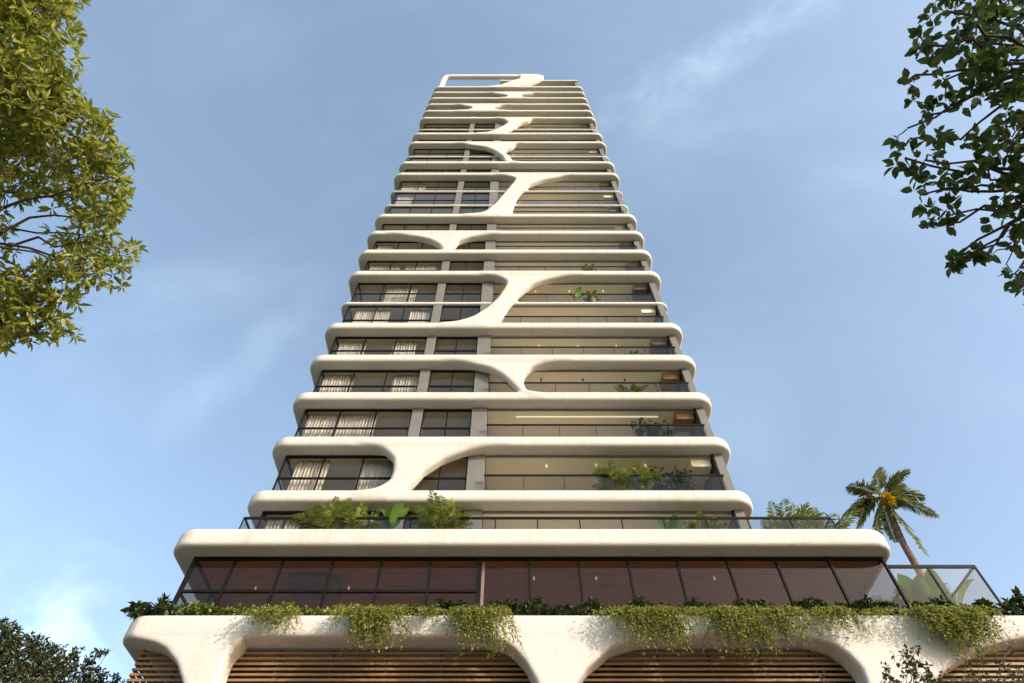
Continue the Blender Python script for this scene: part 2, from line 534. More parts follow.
# crown frame of the roof: bar, left post
ZR_ = ztop(23)
s = zs > ROOF_B - 7.5
roof_plan = plan_rect(X, Y, ROOF_XL, ROOF_XR, D0, D0 + 0.7, 0.2)
bar = combine(roof_plan, np.abs(Z[:, :, s] - (ROOF_T + ROOF_B) / 2) - (ROOF_T - ROOF_B) / 2, 0.3)
post_plan = plan_rect(X, Y, ROOF_XL, ROOF_XL + 0.62, D0, D0 + 0.7, 0.2)
post = combine(post_plan, np.abs(Z[:, :, s] - (ztop(23) - 0.3 + ROOF_T - 0.3) / 2) - (ROOF_T - ztop(23)) / 2, 0.2)
outer = np.maximum(plan_rect(X, Z[:, :, s], ROOF_XL, ROOF_XR + 0.1, ZR_ - 4, ROOF_T, 2.4), -9)
F[:, :, s] = smin(F[:, :, s], np.maximum(smin(bar, post, 0.5), outer), 0.12)
for k, (lp, rp) in webs.items():
    nxt = next(j for j in range(k + 1, 25) if j not in THIN)
    top = ztop(nxt) if nxt < 24 else ROOF_T
    z0, z1 = ztop(k) - 0.45, top - (0.22 if nxt < 24 else 0.0)
    s = (zs > z0 - 1.2) & (zs < z1 + 1.2)
    wf = web_field(X, Y, Z[:, :, s], lp, rp, D0, 0.60 if nxt < 24 else 0.65, 0.17, z0, z1,
                   *((ztop(k), top - BAND_T) if nxt < 24 else (None, None)))
    if nxt == 24:
        wf = np.maximum(wf, plan_rect(X, Z[:, :, s], ROOF_XL, ROOF_XR + 0.15, ZR_ - 4, ROOF_T, 2.4))
    F[:, :, s] = smin(F[:, :, s], wf, 0.22)
V, Q, Nn = surface_nets(F, xs, ys, zs)
C = V[Q].mean(axis=1)
owner = np.full(len(Q), -1, np.int32)        # band index, 100 + k for struts, 200 for the crown
for lo, hi, k, thin in spans:
    in_z = (C[:, 2] > lo - 0.06) & (C[:, 2] < hi + 0.06)
    if thin:
        in_z &= C[:, 1] > D0 + 0.42
        for kk, (lp, rp) in webs.items():
            nxt = next(j for j in range(kk + 1, 25) if j not in THIN)
            if kk < k < nxt:
                zl, xl = edge_fn(lp, D0); zr, xr = edge_fn(rp, D0)
                in_z &= ~((C[:, 1] < D0 + 0.62) & (C[:, 0] > np.interp(C[:, 2], zl, xl) - 0.05) & (C[:, 0] < np.interp(C[:, 2], zr, xr) + 0.05))
    owner[in_z] = k
rest = owner < 0
for k in webs:
    nxt = next(j for j in range(k + 1, 25) if j not in THIN)
    top = ztop(nxt) if nxt < 24 else ROOF_T + 9
    owner[rest & (C[:, 2] > ztop(k)) & (C[:, 2] < top)] = 100 + k
for k in range(24):
    shell_part('floor_band', V, Q, Nn, owner == k, M['stucco'], tower)
for k in webs:
    shell_part('roof_frame' if k == 23 else 'branching_strut', V, Q, Nn, owner == 100 + k, M['stucco'], tower)
del F

# full-height walls and piers
ZT1 = 14.13 + CAM_Z             # terrace level (top of the wide slab)
ZR = ztop(23)
PX = [(-4.97, -4.44), (-2.0, -1.24), (9.22, 9.62)]
for i, (a, b) in enumerate(PX):
    top = ZR - 0.1 if i < 2 else 96.5 + CAM_Z
    y1 = D0 + 1.3 if i == 0 else 24.2
    MB().box(a, b, D0 + 0.58, y1, ZT1 + 0.01, top).build('pier', M['pier'], tower, 0.015)
MB().box(-10.3, 9.2, 26.0, 26.2, ZT1, ZR - 0.1).build('core_wall', M['wall'], tower)
MB().box(-1.24 + 0.003, 9.22 - 0.003, 23.2, 23.4, ZT1, ZR - 0.1).build('balcony_wall', M['wall'], tower)
MB().box(-10.42, -10.2, 23.3, 33.6, ZT1, ZR - 0.1).build('side_wall', M['core'], tower)
MB().box(9.3, 9.6, 24.3, 33.6, ZT1, ZR - 0.1).build('side_wall', M['core'], tower)
MB().box(-10.2, 9.3, 33.3, 33.55, ZT1, ZR - 0.1).build('rear_wall', M['core'], tower)

LOW = lambda k: ztop(k) if k >= 0 else ZT1


def soffit(k):                  # underside of the slab above floor k
    j = k + 1
    if j == 24:
        return 96.4 + CAM_Z
    return ztop(j) - ((THIN_T + 0.05) if j in THIN else BAND_T)


def window(x0, x1, z0, z1, n, side):
    fr = MB()
    t = 0.055
    yf, yb = GL, GL + 0.09
    fr.box(x0, x1, yf, yb, z1 - 0.13, z1 + 0.02)
    fr.box(x0, x1, yf, yb, z0 - 0.02, z0 + 0.06)
    fr.box(x0 + t, x1 - t, yf + 0.01, yb - 0.01, z0 + 1.17, z0 + 1.26)
    for i in range(n + 1):
        xm = x0 + (x1 - x0) * i / n
        a = min(max(xm - t / 2, x0), x1 - t)
        fr.box(a, a + t, yf + 0.003, yb - 0.003, z0 + 0.058, z1 - 0.128)
    if side:
        ye = 23.3
        fr.box(x0, x0 + 0.08, yb, ye, z1 - 0.125, z1 + 0.02)
        fr.box(x0, x0 + 0.08, yb, ye, z0 - 0.02, z0 + 0.055)
        fr.box(x0 + 0.01, x0 + 0.07, yb, ye, z0 + 1.175, z0 + 1.255)
        for ym in (21.6,):
            fr.box(x0 + 0.003, x0 + 0.077, ym, ym + t, z0 + 0.054, z1 - 0.124)
    w = fr.build('window', M['frame'], tower)
    pn = MB().box(x0 + 0.02, x1 - 0.02, yf + 0.04, yf + 0.052, z0 + 0.03, z1 - 0.05)
    if side:
        pn.box(x0 + 0.035, x0 + 0.047, yf + 0.06, 23.28, z0 + 0.03, z1 - 0.05)
    pn.build('pane', M['glass'], w)
    return w


for k in range(-1, 23):
    z0, z1 = LOW(k), soffit(k)
    window(-10.38, -4.975, z0, z1, 3, True)
    window(-4.435, -2.005, z0, z1, 2, False)
    # balcony railing between the wide pier and the end pier
    if k >= 0:
        yr = D0 + 0.30 if k not in THIN else D0 + 0.62
        rl = MB().box(-1.23, 9.21, yr - 0.025, yr + 0.025, z0 + 0.98, z0 + 1.06)
        for i in range(1, 6):
            xm = -1.23 + 10.44 * i / 6
            rl.box(xm - 0.012, xm + 0.012, yr - 0.012, yr + 0.012, z0 - 0.03, z0 + 1.0)
        rl.box(9.16, 9.21, yr + 0.026, yr + 0.55, z0 + 1.002, z0 + 1.058)
        r_ = rl.build('balcony_railing', M['frame'], tower)
        MB().box(-1.22, 9.19, yr - 0.006, yr + 0.006, z0 - 0.02, z0 + 0.998).build('glass_panel', M['railglass'], r_)
    # frame channel beside the end pier, ceiling trim, cabinet in the corner of the balcony
    MB().box(9.13, 9.215, D0 + 0.6, D0 + 0.75, z0 + 0.01, z1 - 0.005).build('frame_post', M['frame'], tower)
    MB().box(-1.23, 9.12, D0 + 0.66, D0 + 0.76, z1 - 0.07, z1 + 0.01).build('header_rail', M['pier'], tower)
    MB().box(-1.23, 9.21, D0 + 0.77, 23.19, z1 - 0.03, z1 + 0.01).build('balcony_ceiling', M['ceiling'], tower)
    MB().box(-10.3, -2.01, GL + 0.12, 25.99, z1 - 0.03, z1 + 0.01).build('room_ceiling', M['ceiling'], tower)
    if k >= 0:
        MB().box(8.2, 9.1, 20.5, 21.4, z1 - 0.5, z1 - 0.032).build('wall_cabinet', M['wood'] if k in (1, 2, 6, 11, 12) else M['pier'] if k % 2 else M['ceiling'], tower, 0.02)
    if k in (0, 2, 3, 5):
        for px in (1.6, 3.9, 6.2):
            MB().tube([(px, 20.9, z1 - 0.02), (px, 20.9, z1 - 0.2)], 0.04, 10).build('ceiling_lamp', M['lamp'] if k in (0, 3, 5) else M['frame'], tower)
    if k == 1:
        MB().box(0.2, 7.4, 20.75, 20.83, z1 - 0.05, z1 - 0.02).build('light_strip', M['lamp'], tower)

# penthouse under the crown
px0, px1 = at(500, 82, D0 + 0.4).x, 9.75
MB().box(px0, px1, D0 + 0.35, 30, 95.9 + CAM_Z, 96.4 + CAM_Z).build('roof_slab', M['stucco'], tower, 0.08)
MB().box(px0 + 0.1, 9.1, 23.5, 23.7, ZR, 95.9 + CAM_Z).build('penthouse_wall', M['core'], tower)

# ------------------------------------------------------------------ terrace slab above the lounge
DT = 18.13
TXL, TXR = -12.2, 13.65
xs = np.arange(TXL - 0.4, TXR + 0.4, 0.09); ys = np.concatenate([np.arange(DT - 0.2, DT + 1.2, 0.07), [DT + 1.5, DT + 2.5, 28, 33.7, 34.0, 34.4]])
zs = np.arange(ZT1 - 1.1, ZT1 + 0.35, 0.06)
X, Y, Z = xs[:, None, None], ys[None, :, None], zs[None, None, :]
F = combine(plan_rect(X, Y, TXL, TXR, DT, 34.0, 0.8), np.abs(Z - (ZT1 - 0.37)) - 0.37, 0.15)
V, Q, Nn = surface_nets(F, xs, ys, zs)
shell_part('terrace_slab', V, Q, Nn, np.ones(len(Q), bool), M['stucco'], tower)

# terrace railing
yr, xa, xb = 18.95, -10.3, 12.25
rl = MB().box(xa, xb, yr - 0.03, yr + 0.03, ZT1 + 1.02, ZT1 + 1.11)
for i in range(15):
    xm = xa + (xb - xa) * i / 14
    rl.box(xm - 0.02, xm + 0.02, yr - 0.018, yr + 0.018, ZT1 - 0.02, ZT1 + 1.04)
for xe in (xa, xb - 0.06):
    rl.box(xe, xe + 0.06, yr + 0.031, 24, ZT1 + 1.042, ZT1 + 1.108)
rr = rl.build('terrace_railing', M['frame'], tower)
pn = MB().box(xa + 0.02, xb - 0.02, yr - 0.006, yr + 0.006, ZT1 - 0.01, ZT1 + 1.039)
for xe in (xa, xb - 0.06):
    pn.box(xe + 0.024, xe + 0.036, yr + 0.04, 23.99, ZT1 - 0.01, ZT1 + 1.041)
pn.build('glass_panel', M['railglass'], rr)

# ------------------------------------------------------------------ podium with arches
DP = 18.13
ZP = 10.81 + CAM_Z
PXL, PXR = -12.25, 23.5
cols = [
    ([(182.5, 690), (182, 683), (176, 662.5), (165, 647.5), (153, 641), (138, 638), (128, 637)],
     [(216, 690), (217.5, 683), (221, 666.6), (228, 651), (235, 644.5), (239, 641.5), (240, 639)]),
    ([(540, 695), (537.5, 683), (525, 660), (512, 646.5), (503, 641), (488, 637.5), (476, 636)],
     [(574, 695), (576.5, 683), (587.5, 666.6), (612, 646), (637, 638), (652, 636)]),
    ([(870, 695), (868, 683), (862, 667.5), (849, 653.5), (834, 643), (815, 637.5), (800, 635.5)],
     [(921, 695), (931, 683), (957, 661), (978, 649), (1000, 641.5), (1022, 637.5), (1040, 636)]),
]
xs = np.arange(PXL - 0.4, PXR + 0.4, 0.09)
ys = np.concatenate([np.arange(DP - 0.2, DP + 1.0, 0.075), [DP + 1.3, DP + 2.2, 26, 33.9, 34.2, 34.6]])
zs = np.concatenate([np.arange(-0.3, 8.4, 0.5), np.arange(8.6, ZP + 0.3, 0.075)])
X, Y, Z = xs[:, None, None], ys[None, :, None], zs[None, None, :]
F = combine(plan_rect(X, Y, PXL, PXR, DP, 34.2, 0.7), np.abs(Z - (ZP - 0.36)) - 0.36, 0.13)
cols_w = []
for lp, rp in cols:
    cols_w.append((edge_fn(lp, DP), edge_fn(rp, DP)))
for (zl, xl), (zr, xr) in cols_w + [((cols_w[1][0][0], cols_w[1][0][1] + 20.3), (cols_w[1][1][0], cols_w[1][1][1] + 20.3))]:
    a = np.interp(zs, zl, xl); b = np.interp(zs, zr, xr)
    sa, sb = np.gradient(a, zs), np.gradient(b, zs)
    dl = (a - X) / np.sqrt(1 + np.minimum(sa ** 2, 9)); dr = (X - b) / np.sqrt(1 + np.minimum(sb ** 2, 9))
    d2 = np.maximum(np.maximum(dl, dr), Z - (ZP - 0.24))
    F = smin(F, combine(d2, np.abs(Y - (DP + 0.4)) - 0.4, 0.10), 0.07)
V, Q, Nn = surface_nets(F, xs, ys, zs)
C = V[Q].mean(axis=1)
isband = C[:, 2] > ZP - 0.80
shell_part('podium_band', V, Q, Nn, isband, M['stucco'], tower)
cuts = [PXL - 1, -4, 6, 15.5, PXR + 2]
for a, b in zip(cuts[:-1], cuts[1:]):
    shell_part('arch_column', V, Q, Nn, ~isband & (C[:, 0] > a) & (C[:, 0] <= b), M['stucco'], tower)
del F

# timber screens in the arches
zb = ZP - 0.78
ye = 18.80
bays = [(-11.62, -9.0), (-9.0, 1.25), (1.25, 11.0), (11.0, 21.5), (21.5, 23.2)]
for bi, (a, b) in enumerate(bays):
    m = MB()
    z = zb - 0.07
    while z > 0.3:
        m.box(a + 0.005, b - 0.005, ye + 0.045, ye + 0.09, z - 0.072, z)
        if bi == 0:
            m.box(a, a + 0.09, ye + 0.091, 27, z - 0.065, z - 0.001)
        z -= 0.162
    m.build('timber_screen', M['wood'], tower)
    m = MB()
    n = max(1, round((b - a) / 1.7))
    for i in range(n + 1):
        xm = a + 0.06 + (b - a - 0.18) * i / n
        m.box(xm, xm + 0.06, ye + 0.094, ye + 0.17, 0, zb)
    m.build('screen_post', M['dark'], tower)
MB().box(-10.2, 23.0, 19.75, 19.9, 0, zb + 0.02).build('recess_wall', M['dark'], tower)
MB().box(-10.2, 23.0, 33, 33.5, 0, zb + 0.02).build('rear_wall', M['core'], tower)

# ------------------------------------------------------------------ lounge floor between podium and terrace
ZLc = ZT1 - 0.74                # soffit of the terrace slab
GY = 18.85
LXL, LXR = -11.4, 13.3
mpx = [191.7, 235, 283, 333, 381.6, 431, 479.5, 529, 578.5, 628, 677, 727, 776, 829]
mx_ = [at(p, 561, GY).x for p in mpx] + [LXR]
mx_[0] = LXL
fr = MB().box(LXL, LXR, GY - 0.03, GY + 0.09, ZLc - 0.10, ZLc + 0.02)
fr.box(LXL, mx_[6], GY - 0.02, GY + 0.06, ZP + 1.20, ZP + 1.29)
fr.box(LXL, LXR, GY - 0.025, GY + 0.08, ZP - 0.02, ZP + 0.07)
for i, xm in enumerate(mx_):
    w = 0.16 if i == 6 else 0.07
    if i == 0:
        w = 0.13
    a = min(max(xm - w / 2, LXL), LXR - w)
    fr.box(a, a + w, GY - 0.027, GY + 0.085, ZP + 0.07, ZLc - 0.098)
for xe, ydir in ((LXL, 25.0), (LXR - 0.09, 23.0)):
    fr.box(xe, xe + 0.09, GY + 0.091, ydir, ZLc - 0.098, ZLc + 0.02)
    fr.box(xe, xe + 0.09, GY + 0.091, ydir, ZP - 0.02, ZP + 0.068)
    fr.box(xe + 0.01, xe + 0.08, GY + 0.088, ydir, ZP + 1.203, ZP + 1.287)
    for ym in (20.9, ydir - 0.1):
        fr.box(xe + 0.003, xe + 0.087, ym, ym + 0.09, ZP + 0.066, ZLc - 0.099)
lw = fr.build('lounge_window', M['frame'], tower)
pn = MB().box(LXL + 0.04, LXR - 0.04, GY + 0.025, GY + 0.037, ZP + 0.02, ZLc - 0.04)
for xe, ydir in ((LXL + 0.04, 25.0), (LXR - 0.05, 23.0)):
    pn.box(xe, xe + 0.012, GY + 0.06, ydir, ZP + 0.02, ZLc - 0.04)
pn.build('pane', M['loungeglass'], lw)
MB().box(LXL + 0.1, LXR - 0.1, GY + 0.1, 24.6, ZP + 0.013, ZP + 0.03).build('lounge_bounce_floor', M['lounge_bounce_floor'], tower)  # added pale sheet that reflects sun up to the board ceiling
# timber board ceiling, inner wall, posts and lamps
bd = MB()
y = GY + 0.16
while y < 25.5:
    bd.box(LXL + 0.12, LXR - 0.12, y, y + 0.11, ZLc - 0.05, ZLc - 0.005)
    y += 0.135
bd.build('board_ceiling', M['woodceil'], tower)
MB().box(LXL + 1.6, LXR - 2.6, 24.6, 24.8, ZP, ZLc - 0.06).build('lounge_wall', M['woodceil'], tower)
MB().box(-1.07, -0.97, GY + 0.12, GY + 0.22, ZP, ZLc - 0.06).build('lounge_post', M['stucco'], tower)
MB().box(-8.2, -6.45, 19.75, 21.0, ZLc - 0.36, ZLc - 0.052).build('duct_box', M['pier'], tower, 0.02)
for (px, py) in ((256, 587), (349, 587), (534, 577), (596, 577), (714, 577)):
    p = at(px, py, GY)
    yy = GY + 1.0
    z = ZLc - 0.05
    t = (z - CAM_Z) / (p.z - CAM_Z)
    MB().tube([(p.x * t, p.y * t, z), (p.x * t, p.y * t, z - 0.11)], 0.03, 8).build('ceiling_lamp', M['lamp'], tower)
MB().box(LXL + 0.1, PXR - 0.4, GY - 0.45, 33, ZP - 0.003, ZP + 0.012).build('podium_deck', M['floor'], tower)

# glass windscreen to the right of the lounge
sx0, sx1, sz = LXR + 0.02, 16.4, 13.06 + CAM_Z
fr = MB().box(sx0, sx1, GY - 0.03, GY + 0.03, sz - 0.12, sz)
for xm in (at(951, 590, GY).x - 0.35, sx1 - 0.06):
    fr.box(xm, xm + 0.06, GY - 0.028, GY + 0.028, ZP, sz - 0.07)
fr.box(sx1 - 0.06, sx1, GY + 0.031, 23.5, sz - 0.068, sz - 0.002)
for ym in (21.2, 23.44):
    fr.box(sx1 - 0.058, sx1 - 0.002, ym, ym + 0.06, ZP, sz - 0.068)
wsn = fr.build('glass_windscreen', M['frame'], tower)
pn = MB().box(sx0, sx1 - 0.03, GY - 0.006, GY + 0.006, ZP + 0.02, sz - 0.06)
pn.box(sx1 - 0.036, sx1 - 0.024, GY + 0.03, 23.4, ZP + 0.02, sz - 0.06)
pn.build('glass_panel', M['railglass'], wsn)

# ------------------------------------------------------------------ curtains behind the windows
ORD = ['terrace', 'first', 'second', 'third', 'fourth', 'fifth', 'sixth', 'seventh', 'eighth', 'ninth', 'tenth']
cur = {-1: [(258, 300)], 0: [(297, 324), (362, 388)], 1: [(306, 337), (340, 373)], 2: [(318, 352), (396, 416)],
       3: [(343, 364), (396, 414)], 4: [(358, 371), (376, 388), (412, 428)], 5: [(389, 415)], 6: [(372, 399), (408, 436)],
       7: [(377, 392)], 10: [(395, 412)], 11: [(399, 425)]}
for k, lst in cur.items():
    for i, (p0, p1) in enumerate(lst):
        z0, z1 = LOW(k) + 0.03, soffit(k) - 0.05
        yc = GL + 0.32
        py = {-1: 525, 0: 470, 1: 422, 2: 380, 3: 345, 4: 313, 5: 290, 6: 265, 7: 245, 10: 198, 11: 185}[k]
        x0, x1 = max(at(p0, py, yc).x, -10.2), min(at(p1, py, yc).x, -5.05)
        x0 = max(x0 - 0.15, -10.2); x1 = min(x1 + 0.15, -5.05)
        n = max(12, int((x1 - x0) / 0.025))
        vs, fs = [], []
        ph = RNG.random() * 6
        for j in range(n + 1):
            x = x0 + (x1 - x0) * j / n
            yy = yc + 0.055 * math.sin(x * 42 + ph) + 0.02 * math.sin(x * 17)
            yb_ = yc + 0.065 * math.sin(x * 40 + ph) + 0.03 * math.sin(x * 15)
            vs += [(x, yb_, z0), (x, yy, z1), (x, yb_ + 0.012, z0), (x, yy + 0.012, z1)]
        for j in range(n):
            b = j * 4
            fs += [(b, b + 4, b + 5, b + 1), (b + 2, b + 3, b + 7, b + 6), (b, b + 2, b + 6, b + 4), (b + 1, b + 5, b + 7, b + 3)]
        fs += [(0, 1, 3, 2), (n * 4, n * 4 + 2, n * 4 + 3, n * 4 + 1)]
        side = '' if len(lst) == 1 else (('left', 'right')[i] if len(lst) == 2 else ('left', 'middle', 'right')[i]) + ' '
        where = 'behind the railing of the planted terrace' if k == -1 else f'in the {ORD[k + 1] if k + 1 < len(ORD) else "twelfth" if k == 11 else "eleventh"} row of tower windows above the terrace'
        ce = Vector(((x0 + x1) / 2, yc, z0))
        o = bpy.data.objects.new('curtain', None)
        me = bpy.data.meshes.new('curtain')
        me.from_pydata([tuple(Vector(v) - ce) for v in vs], [], fs)
        me.materials.append(M['curtain'])
        me.polygons.foreach_set('use_smooth', np.ones(len(fs), bool))
        o = link(bpy.data.objects.new('curtain', me)); o.location = ce
        tag(o, f'{side}pleated white curtain {where}'.strip(), 'curtain', 'curtains behind the tower windows')


# ================================================================== PLANTS
def plant_part(name, vf, mat, parent):
    return mesh_obj(name, vf[0], vf[1], mat, parent, smooth=False)


def trailing_plant(px0, px1, ylow, xlow, n, label, dens=1.0):
    """vines that spill over the lip of the planter"""
    c = at((px0 + px1) / 2, 615, DP)
    t = thing('trailing_plant', (c.x, DP + 0.1, ZP), label, 'plant', 'vines trailing over the podium edge')
    xa, xb = at(px0, 618, DP).x, at(px1, 618, DP).x
    zlow = at(xlow, ylow, DP - 0.25).z
    xl_ = at(xlow, ylow, DP - 0.25).x
    stems = MB()
    P, Dn, U = [], [], []
    for i in range(int(n * 1.05)):
        u = min(1, max(0, random.gauss((xl_ - xa) / (xb - xa) * 0.7 + 0.15, 0.2)))
        x = xa + (xb - xa) * u
        w = max(0.0, 1 - abs(x - xl_) / (0.6 * (xb - xa)))
        L = (ZP - zlow) * (0.18 + 0.82 * w ** 1.1) * random.uniform(0.45, 1.0) + 0.12
        p = Vector((x, DP + random.uniform(0.0, 0.2), ZP + random.uniform(0.0, 0.05)))
        v = Vector((random.gauss(0, 0.3), -1, random.uniform(-0.15, 0.15))).normalized()
        pts = [p.copy()]
        length = 0
        reach = random.uniform(0.12, 0.5)
        while p.z > ZP - L and length < 4:
            out = DP - p.y
            pull = -0.16 if out > reach * 0.6 else -0.05
            v += Vector((random.gauss(0, 0.16) + 0.03, (0.10 if out > reach else -0.02) + random.gauss(0, 0.05), pull))
            v.normalize()
            if p.y > DP - 0.04 and p.z < ZP + 0.06:
                v.y = min(v.y, -0.6); v.normalize()
            p = p + v * 0.085
            length += 0.085
            pts.append(p.copy())
            for _ in range(2 if random.random() < 0.8 * dens else 1):
                d = Vector((random.gauss(0, 1), random.gauss(-0.3, 1), random.gauss(-0.25, 0.8))).normalized()
                P.append(p + d * 0.02); Dn.append(d); U.append((random.gauss(0, 0.5), -0.6 + random.gauss(0, 0.5), 0.8 + random.gauss(0, 0.4)))
        if i % 2 == 0 and len(pts) > 2:
            stems.tube(pts[::2] if len(pts) > 4 else pts, 0.006, 4)
    n_ = len(P)
    vf = leaf_arrays(np.array(P), np.array(Dn), np.array(U), 0.078 * (0.6 + 0.8 * RNG.random(n_)), 0.046 * (0.7 + 0.6 * RNG.random(n_)))
    plant_part('foliage', vf, M['leaf_vine'], t)
    stems.build('stem', M['bark'], t)
    return t


trailing_plant(240, 294, 633, 268, 80, 'short yellow green vine cluster nearest the left end of the podium edge')
trailing_plant(312, 400, 650, 366, 150, 'wide yellow green vine hanging over the left arch, second from the left')
trailing_plant(404, 440, 624, 424, 30, 'few thin vine sprigs between two big hanging vines left of centre')
trailing_plant(440, 512, 655, 477, 135, 'long pointed hanging vine just left of the middle column')
trailing_plant(586, 702, 650, 655, 190, 'broad hanging vine just right of the middle column')
trailing_plant(698, 772, 658, 745, 140, 'longest hanging vine over the middle of the right arch')
trailing_plant(768, 815, 646, 786, 85, 'medium vine hanging beside the longest one over the right arch')
trailing_plant(812, 856, 635, 838, 65, 'short vine tuft above the right corner of the right arch')
trailing_plant(905, 1004, 655, 968, 230, 'dense hanging vine at the far right above the last column')
trailing_plant(866, 902, 626, 884, 18, 'sparse vine sprigs above the last column, left of the dense vine')


def shrub(name, px0, px1, h, dens, leaf, wid, mat, label, group, y0=DP + 0.12, y1=DP + 0.62, cat='shrub', per=5, zj=0.25, over=0.0):
    xa, xb = at(px0, 612, DP + 0.3).x, at(px1, 612, DP + 0.3).x
    t = thing(name, ((xa + xb) / 2, (y0 + y1) / 2, ZP), label, cat, group)
    n = int(dens * (xb - xa))
    x = xa + (xb - xa) * RNG.random(n)
    hz = h * (0.75 + zj * np.sin(x * 3.1 + px0) + 0.5 * zj * np.sin(x * 7.7 + 1))
    p = np.stack([x, y0 - over + (y1 - y0 + over) * RNG.random(n), ZP + hz * (0.15 + 0.85 * RNG.random(n) ** 0.6)], 1)
    o = np.stack([RNG.normal(0, 0.5, n), -0.6 + RNG.normal(0, 0.4, n), 0.6 + RNG.normal(0, 0.4, n)], 1)
    plant_part('foliage', whorl_leaves(p, o / np.linalg.norm(o, axis=1, keepdims=True), per, leaf, wid, 0.15), mat, t)
    st = MB()
    for i in range(0, n, 6):
        st.tube([(p[i, 0] * 0.7 + 0.3 * (xa + xb) / 2 if (xb - xa) < 2 else p[i, 0] + 0.05, (y0 + y1) / 2, ZP - 0.05), tuple(p[i])], [0.012, 0.005], 5)
    st.build('stem', M['bark'], t)
    return t


g_ = 'shrubs planted along the podium edge'
shrub('leafy_shrub', 131, 174, 0.42, 40, 0.26, 0.15, M['leaf_hedge'], 'dark big leaved shrub at the very left end of the podium planter', g_, over=0.15)
shrub('leafy_shrub', 172, 240, 0.44, 60, 0.16, 0.11, M['leaf_lime'], 'bright lime green shrub beside the big leaved one at the left', g_)
shrub('leafy_shrub', 238, 322, 0.42, 70, 0.13, 0.09, M['leaf_lime'], 'lime green planter shrub under the first lounge windows above the left arch', g_)
shrub('leafy_shrub', 320, 412, 0.42, 70, 0.12, 0.08, M['leaf_vine'], 'yellowish planter shrub above the second vine from the left', g_)
shrub('leafy_shrub', 404, 520, 0.60, 125, 0.11, 0.06, M['leaf_hedge'], 'dark green low shrub left of the middle column in the planter', g_, per=6)
shrub('leafy_shrub', 515, 600, 0.60, 125, 0.11, 0.06, M['leaf_hedge'], 'dark green low shrub right above the middle column', g_, per=6)
shrub('leafy_shrub', 592, 705, 0.60, 125, 0.11, 0.06, M['leaf_hedge'], 'dark green low shrub behind the broad vine right of the middle column', g_, per=6)
shrub('leafy_shrub', 700, 800, 0.60, 125, 0.11, 0.06, M['leaf_hedge'], 'dark green low shrub behind the longest hanging vine', g_, per=6)
shrub('leafy_shrub', 795, 900, 0.60, 125, 0.13, 0.08, M['leaf_hedge'], 'dark rounded shrub under the right corner of the lounge glass', g_, per=6)
shrub('leafy_shrub', 895, 985, 0.60, 115, 0.13, 0.08, M['leaf_hedge'], 'dark shrub in front of the glass windscreen', g_, per=6)
shrub('leafy_shrub', 980, 1040, 0.66, 36, 0.26, 0.15, M['leaf_hedge'], 'big leaved dark shrub at the far right end of the planter in view', g_, over=0.1)


def frond(P0, dirv, L, droop, nleaf, ll, lw, pts_out, acc):
    """one pinnate leaf: a curved midrib with narrow leaflets"""
    p = Vector(P0); v = Vector(dirv).normalized()
    n = 12
    mid = [p.copy()]
    for i in range(n):
        v = (v + Vector((0, 0, -droop / n * (1 + 1.5 * i / n)))).normalized()
        p = p + v * (L / n)
        mid.append(p.copy())
    pts_out.append(mid)
    for j in range(nleaf):
        t = 0.16 + 0.84 * j / (nleaf - 1)
        f = t * n; i = min(int(f), n - 1)
        q = mid[i].lerp(mid[i + 1], f - i)
        tv = (mid[i + 1] - mid[i]).normalized()
        sd = tv.cross(Vector((0, 0, 1)))
        if sd.length < 1e-3:
            sd = Vector((1, 0, 0))
        sd.normalize(); up = sd.cross(tv)
        size = math.sin(math.pi * min(0.97, 0.18 + 0.8 * t)) ** 0.6
        for s in (-1, 1):
            d = (sd * s * 0.8 + tv * 0.62 + up * random.gauss(0.12, 0.14) + Vector((0, 0, -0.22 + random.gauss(0, 0.08)))).normalized()
            acc[0].append(q); acc[1].append(d); acc[2].append(up + Vector([random.gauss(0, 0.15) for _ in range(3)]))
            acc[3].append(ll * size * random.uniform(0.85, 1.1)); acc[4].append(lw * (0.6 + 0.4 * size))


def fronds_part(parent, base_pts, mat, nleaf, ll, lw, rib=0.012):
    acc = ([], [], [], [], []); mids = []
    for P0, dv, L, dr in base_pts:
        frond(P0, dv, L, dr, nleaf, ll, lw, mids, acc)
    vf = leaf_arrays(np.array(acc[0]), np.array(acc[1]), np.array(acc[2]), np.array(acc[3]), np.array(acc[4]), 0.15, 0.18)
    fo = plant_part('fronds', vf, mat, parent)
    m = MB()
    for mid in mids:
        m.tube(mid[::2], [rib * (1 - 0.8 * i / 6) for i in range(len(mid[::2]))], 5)
    m.build('midribs', mat, fo)


def areca(px, py, d, zb, h, n, label, spread=0.75, group='bushy palms on the terraces', mat='leaf_palm', cat='palm'):
    c = at(px, py, d)
    t = thing('bushy_palm', (c.x, d, zb), label, cat, group)
    pot = MB().tube([(c.x, d, zb), (c.x, d, zb + 0.12), (c.x, d, zb + 0.34)], [0.2, 0.24, 0.28], 14)
    pot.build('planter_pot', M['pot'], t)
    bp = []
    for i in range(n):
        a = 2 * math.pi * (i + random.random() * 0.6) / n
        tilt = random.uniform(0.1, spread)
        dv = (math.cos(a) * tilt, math.sin(a) * tilt, 1)
        bp.append(((c.x + math.cos(a) * 0.12, d + math.sin(a) * 0.12, zb + 0.3), dv, h * random.uniform(0.8, 1.15), random.uniform(0.6, 1.3)))
    fronds_part(t, bp, M[mat], 26, 0.40 * h / 1.7, 0.075)
    return t


